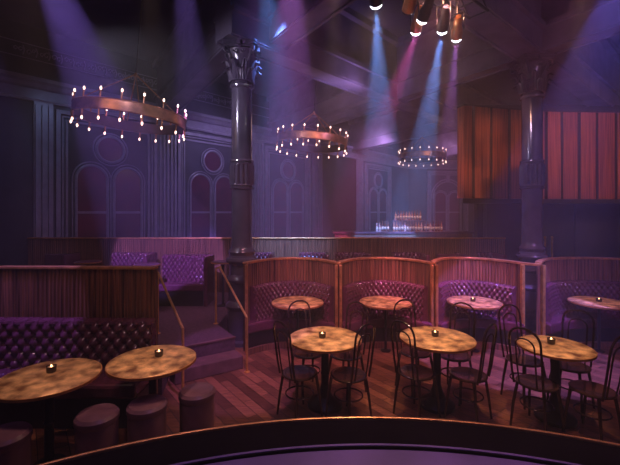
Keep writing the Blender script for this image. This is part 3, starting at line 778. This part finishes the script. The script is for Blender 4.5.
# ------------------------------------------------------------------ lighting rig
RB = Vector((1.79, 4.5, 0)); RD = Vector((1.19, 1, 0))
def rig(t_, z=4.72): return Vector((RB.x - RD.x * t_, RB.y - RD.y * t_, z))
t = empty('lighting_truss', rig(-.4)); tag(t, 'black lighting truss under the ceiling at the upper right', 'truss')
o0 = Vector(t.location); nn = Vector((-RD.y, RD.x, 0)).normalized()
A, B = rig(-.35) - o0, rig(2.7) - o0
for (w, h) in ((-.12, 0), (.12, 0), (-.12, .24), (.12, .24)):
    bm = bmesh.new(); tube(bm, [A + nn * w + Vector((0, 0, h)), B + nn * w + Vector((0, 0, h))], .022, 8); link('chord', bm, 'gold' if h else 'black', t, smooth=True, autosm=True)
bm = bmesh.new()
for side in (-.12, .12):
    for k in range(14):
        a = A.lerp(B, k / 14) + nn * side; b = A.lerp(B, (k + 1) / 14) + nn * side + Vector((0, 0, .24))
        if k % 2: a.z += .24; b.z -= .24
        tube(bm, [a, b], .010, 6)
for k in range(15):
    a = A.lerp(B, k / 14); tube(bm, [a - nn * .12, a + nn * .12], .009, 6)
link('lattice', bm, 'black', t)
for f in (.12, .85):
    bm = bmesh.new(); a = A.lerp(B, f); tube(bm, [a + Vector((0, 0, .24)), Vector((a.x, a.y, CEIL - o0.z))], .012, 6); link('hanger', bm, 'black', t)

def fixture(t_, side, target, label, lit=True, body='black', r=.066, zl=4.33):
    P = rig(t_, zl) + nn * side; d = (Vector(target) - P).normalized()
    q = Vector((0, 0, -1)).rotation_difference(d).to_matrix().to_4x4()
    e = empty('stage_light', P); tag(e, label, 'stage light', 'stage lights on the truss')
    def tr(bm):
        for v in bm.verts: v.co = q @ v.co
        return bm
    bm = bmesh.new(); lathe(bm, [(0, .20), (r * .5, .20), (r * .7, .17), (r * .8, .05), (r, .0), (r, -.09), (r - .008, -.09), (r - .008, -.02), (0, -.02)], 24); link('housing', tr(bm), body, e, smooth=True, autosm=True)
    bm = bmesh.new(); lathe(bm, [(0, -.021), (r - .01, -.021), (r - .01, -.092), (r * .85, -.115), (r * .55, -.135), (0, -.143)], 24); link('lens', tr(bm), 'lens' if lit else 'votive', e, smooth=True)
    bm = bmesh.new(); h = 4.72 - zl
    tube(bm, [(-nn * (r + .02)), (-nn * (r + .02)) + Vector((0, 0, h * .55)), (nn * (r + .02)) + Vector((0, 0, h * .55)), (nn * (r + .02))], .009, 6)
    tube(bm, [Vector((0, 0, h * .55)), Vector((0, 0, h + .0))], .014, 6); tube(bm, [Vector((0, 0, h)) , -nn * side + Vector((0, 0, h))], .014, 6); link('yoke', bm, 'black', e)
    return P, d

def spot(name, P, target, deg, col, W, blend=.25, size=.03):
    l = bpy.data.lights.new(name, 'SPOT'); l.energy = W; l.color = col; l.spot_size = math.radians(deg); l.spot_blend = blend; l.shadow_soft_size = size
    o = bpy.data.objects.new(name, l); C.objects.link(o); o.location = P
    o.rotation_euler = (Vector(target) - Vector(P)).to_track_quat('-Z', 'Y').to_euler()
    return o
def W3(px_, py_, Y): return Vector((X(px_, Y), Y, Zp(py_, Y)))
BLUE, VIO, MAG, PUR, WARM = (.16, .34, 1), (.36, .2, 1), (1, .12, .55), (.62, .2, 1), (1, .45, .22)
K = 1.0
def beam(P, slope, deg, col, W, dY=1.5, blend=.12, name='beam_light'):
    """a hard-edged shaft from P that leans by slope (across per down) and dY into the room by the time it reaches the floor"""
    P = Vector(P); tg = Vector((P.x + slope * P.z, P.y + dY, 0))
    return spot(name, P, tg, deg, col, W * K, blend)
fx = [  # place along the truss, side, lean, deg, colour, W, lit, body, label
    (0.0, 0, 436, 10, PUR, 4200, True, 'gold', 'lit stage light lowest at the right end of the truss'),
    (.20, 0, 402, 13, BLUE, 11000, True, 'black', 'lit stage light second from the right end of the truss, casting blue'),
    (.44, 0, 325, 14, MAG, 3600, True, 'black', 'lit stage light third from the right end of the truss'),
    (.34, .21, 375, 12, PUR, 900, True, 'gold', 'lit stage light on the rear side of the truss'),
    (.62, 0, 330, 10, VIO, 0, False, 'gold', 'copper-coloured unlit can light left on the truss'),
    (.98, 0, 385, 14, BLUE, 8500, True, 'black', 'stage light cut by the top edge of the photo, left of the others'),
]
for i, (tt, side, sl, deg, col, W, lit, body, lab) in enumerate(fx):
    zl = 4.33 if i != 5 else 4.20
    tg = W3(sl, 271 if tt < .9 else 256, 12.3)
    P, d = fixture(tt, side, tg, lab, lit, body, zl=zl)
    if W: spot('beam_light', P + d * .16, tg, deg, col, W, .15)
spot('beam_light', W3(18, -95, 2.7), W3(180, 285, 9.5), 23, VIO, 3300, .2)
beam(W3(-45, -60, 3.4), .07, 17, VIO, 600, 1)
spot('beam_light', W3(290, -105, 4.0), W3(292, 246, 10.5), 18, PUR, 6500, .12)
spot('beam_light', W3(262, -62, 5.0), W3(292, 262, 9.0), 26, BLUE, 6000, .9)
beam(W3(626, -50, 4.0), -.08, 32, (.26, .18, 1), 2300, 1.6)
beam(W3(430, -60, 5.0), .12, 26, (1, .2, .6), 900, 1.5)
spot('beam_light', W3(332, -80, 4.6), W3(345, 245, 12), 19, (.24, .26, 1), 4500, .5)
spot('beam_light', W3(175, -90, 4.0), W3(212, 245, 10), 18, VIO, 2800, .5)
# washes and added fill spots, no fixtures modelled for them
spot('wash_light', Vector((-.2, 3.9, 4.7)), (-.2, 6.1, .9), 62, (1, .36, .48), 150, .8)
spot('wash_light', Vector((1.6, 3.9, 4.7)), (1.5, 6.1, .9), 62, (1, .34, .42), 170, .8)
spot('wash_light', Vector((3.0, 3.9, 4.7)), (2.9, 6.0, .9), 58, (1, .33, .46), 150, .8)
spot('screen_light', Vector((.9, 3.4, 4.75)), W3(487, 155, 8.1), 25, (1, .42, .25), 1300, .7)
spot('screen_light', Vector((4.6, 3.4, 4.75)), W3(590, 155, 8.5), 40, (1, .42, .25), 850, .9)
spot('booth_fill', Vector((-.3, 1.3, 4.9)), (.4, 6.0, .75), 27, (.95, .26, .62), 620, .8)  # unseen front spots added to brighten the booth seats
spot('booth_fill', Vector((1.6, 1.3, 4.9)), (2.2, 6.0, .75), 27, (1, .24, .42), 760, .8)
spot('booth_fill', Vector((3.4, 1.6, 4.9)), (4.3, 6.0, .75), 24, (.55, .26, 1), 520, .8)
spot('stair_light', W3(262, -90, 3.0), (-.85, 4.9, 0), 26, (.62, .24, 1), 480, .3)
for (tx, ty), Wt in ((T1, 330), (T2, 350), (T3, 300), (LT1, 110), (LT2, 170)):
    spot('table_fill', Vector((tx + .1, ty - .3, 4.7)), (tx, ty, .75), 15, (1, .60, .40), Wt * 2.1, .8, .05)  # assumed overhead spots, added to brighten the tabletops
for (tx, ty) in BT:
    spot('table_fill', Vector((tx, ty - .6, 4.7)), (tx, ty, .75), 14, (1, .56, .34), 280, .8, .05)  # same added overhead spots for the booth tables
spot('floor_light', Vector((1.2, 2.9, 4.7)), (1.3, 4.4, 0), 90, (1, .42, .36), 190, .9, .1)
spot('bench_light', Vector((-2.2, 2.4, 4.4)), (-2.3, 4.0, .8), 70, (1, .50, .56), 85, .9, .1)
spot('column_fill', Vector((-2.6, 4.2, 4.2)), (-1.12, 6.1, 3.5), 90, (.80, .70, 1), 170, .8, .1)  # spots added to lift shaft and capital, not fixtures of the room
spot('column_fill', Vector((2.6, 5.0, 4.0)), (3.96, 6.6, 3.2), 50, (.85, .6, 1), 40, .8, .1)
spot('wall_fill', Vector((-4.3, 7.3, 5.0)), L1 @ Vector((wins[0], 0, 2.6)), 130, (.34, .44, .9), 48, .9, .2)  # mid-air spots added to bring out the wall and window mouldings
spot('wall_fill', Vector((-1.8, 10.2, 5.0)), L1 @ Vector((wins[1] + 1, 0, 2.6)), 140, (.55, .40, .9), 170, .9, .2)
spot('wall_fill', Vector((2.6, 14.6, 5.0)), L1 @ Vector((wins[3], 0, 2.8)), 140, (.65, .38, .85), 300, .9, .3)
spot('wall_fill', Vector((6.4, 16.5, 5.3)), (7.0, 20.5, 2.8), 130, (.75, .36, .8), 260, .9, .3)
spot('ceiling_fill', Vector((1.0, 7.5, 4.2)), (.2, 10, CEIL), 140, (.5, .32, .85), 110, .9, .3)  # upward spots added for the girders, no lamp hangs here
spot('ceiling_fill', Vector((4.4, 3.8, 3.9)), (4.2, 6.0, CEIL), 130, (.7, .36, .8), 35, .9, .3)
spot('bar_fill', Vector((X(410, 9.8), 9.9, 4.2)), (X(410, 12), 11.7, 1.7), 50, (1, .5, .45), 330, .9, .3)  # added to brighten the bottles, no lamp stands here
spot('tier_fill', Vector((.8, 6.9, 4.7)), (.6, 8.0, .9), 120, (1, .36, .5), 130, .9, .2)  # added wash that lifts the rear sofas and partition
spot('tier_fill', Vector((-3.4, 6.3, 4.5)), (-3.6, 7.8, .9), 110, (.85, .38, .75), 110, .9, .2)
spot('deck_fill', Vector((.5, 1.0, 5.6)), (.45, 1.9, .6), 62, (.45, .28, 1), 110, .9, .2)  # unseen violet spot added above the stage deck
spot('pouf_fill', Vector((-1.3, 3.9, 4.6)), (-1.5, 3.1, .5), 34, (1, .5, .5), 60, .9, .1)  # added above and behind to light the pouf tops
spot('nosing_light', Vector((.8, 4.4, 4.6)), (.5, 2.76, .55), 70, (1, .55, .3), 260, .9, .2)
for (x, y, z) in chl:
    l = bpy.data.lights.new('chandelier_fill', 'POINT'); l.energy = 5; l.color = (1, .6, .42); l.shadow_soft_size = .3  # point added in front of each ring to light its near band
    o = bpy.data.objects.new('chandelier_fill', l); C.objects.link(o); o.location = (x, y - 1.3, z + .1)

SL = {
 'floor': ('reddish-brown plank dance floor in front of the stage', 'floor'),
 'floor_upper': ('dark carpeted upper tier behind the booths', 'floor'),
 'stair_step': ('lower step of the short stairs beside the left column', 'step'),
 'trim_1': ('thin wooden nosing on the top stair edge', 'trim'),
 'wall_left': ('dark panelled side wall running back from the left with arched windows', 'wall'),
 'wall_back': ('far wall behind the bar beside the wood screen', 'wall'),
 'wall_right': ('near-black wall under the wood screen', 'wall'),
 'ceiling': ('dark plaster ceiling above the girders', 'ceiling'),
 'trim_2': ('long moulded cornice above the side wall windows', 'cornice'),
 'trim_3': ('moulded cornice above the far wall window', 'cornice'),
 'trim_4': ('carved scroll frieze high on the left side wall', 'frieze'),
 'trim_5': ('fluted pilaster between the first and second windows', 'pilaster'),
 'trim_6': ('fluted pilaster between the second and third windows', 'pilaster'),
 'trim_7': ('fluted pilaster right of the third window', 'pilaster'),
 'trim_8': ('fluted pilaster left of the first window', 'pilaster'),
 'trim_9': ('fluted pilaster left of the fourth window', 'pilaster'),
 'window_1': ('leftmost twin-arched window with round light, under the largest chandelier', 'window'),
 'window_2': ('twin-arched window with round light just left of the left column', 'window'),
 'window_3': ('twin-arched window just right of the left column', 'window'),
 'window_4': ('small distant twin-arched window above the left bottles', 'window'),
 'window_5': ('twin-arched window under a wide relieving arch beside the wood screen', 'window'),
 'door_1': ('panelled dark doors at the right edge under the wood screen', 'door'),
 'support_post': ('thin black post under the left end of the wood screen', 'post'),
 'column': ('dark glossy Corinthian column left of the booths, by the stairs', 'column'),
 'column.001': ('dark glossy Corinthian column in front of the wood screen', 'column'),
 'ceiling_girder': ('ceiling girder running back from the left column', 'girder'),
 'ceiling_girder.001': ('ceiling girder passing over the right column', 'girder'),
}
for n_, (l_, c_) in SL.items():
    o = bpy.data.objects.get(n_)
    if o: o['label'] = l_; o['category'] = c_
for o in bpy.data.objects:
    if o.name.startswith('ceiling_crossbeam'): o['label'] = 'deep moulded crossbeam between the ceiling girders'; o['category'] = 'beam'; o['group'] = 'ceiling crossbeams'
# ------------------------------------------------------------------ haze in the room (reaches past the walls)
bm = bmesh.new(); box(bm, -15, -2, -.3, 14, 25, CEIL + .3)
hm = bpy.data.materials.new('haze'); hm.use_nodes = True; nt = hm.node_tree
nt.nodes.remove(nt.nodes['Principled BSDF'])
vs = nt.nodes.new('ShaderNodeVolumeScatter'); vs.inputs['Density'].default_value = .015; vs.inputs['Anisotropy'].default_value = .0; vs.inputs['Color'].default_value = (1, 1, 1, 1)
nt.links.new(vs.outputs['Volume'], nt.nodes['Material Output'].inputs['Volume'])
o = link('haze', bm, hm, kind='stuff'); o['label'] = 'thin violet stage haze hanging in the room'; o['category'] = 'haze'

w = bpy.data.worlds.new('world'); bpy.context.scene.world = w; w.use_nodes = True
w.node_tree.nodes['Background'].inputs[0].default_value = (.35, .25, .6, 1); w.node_tree.nodes['Background'].inputs[1].default_value = .06

sc = bpy.context.scene
sc.view_settings.view_transform = 'Standard'; sc.view_settings.look = 'None'; sc.view_settings.gamma = 1; sc.view_settings.exposure = 0
sc.cycles.use_denoising = True
sc.cycles.volume_bounces = 0; sc.cycles.max_bounces = 4; sc.cycles.sample_clamp_indirect = 3
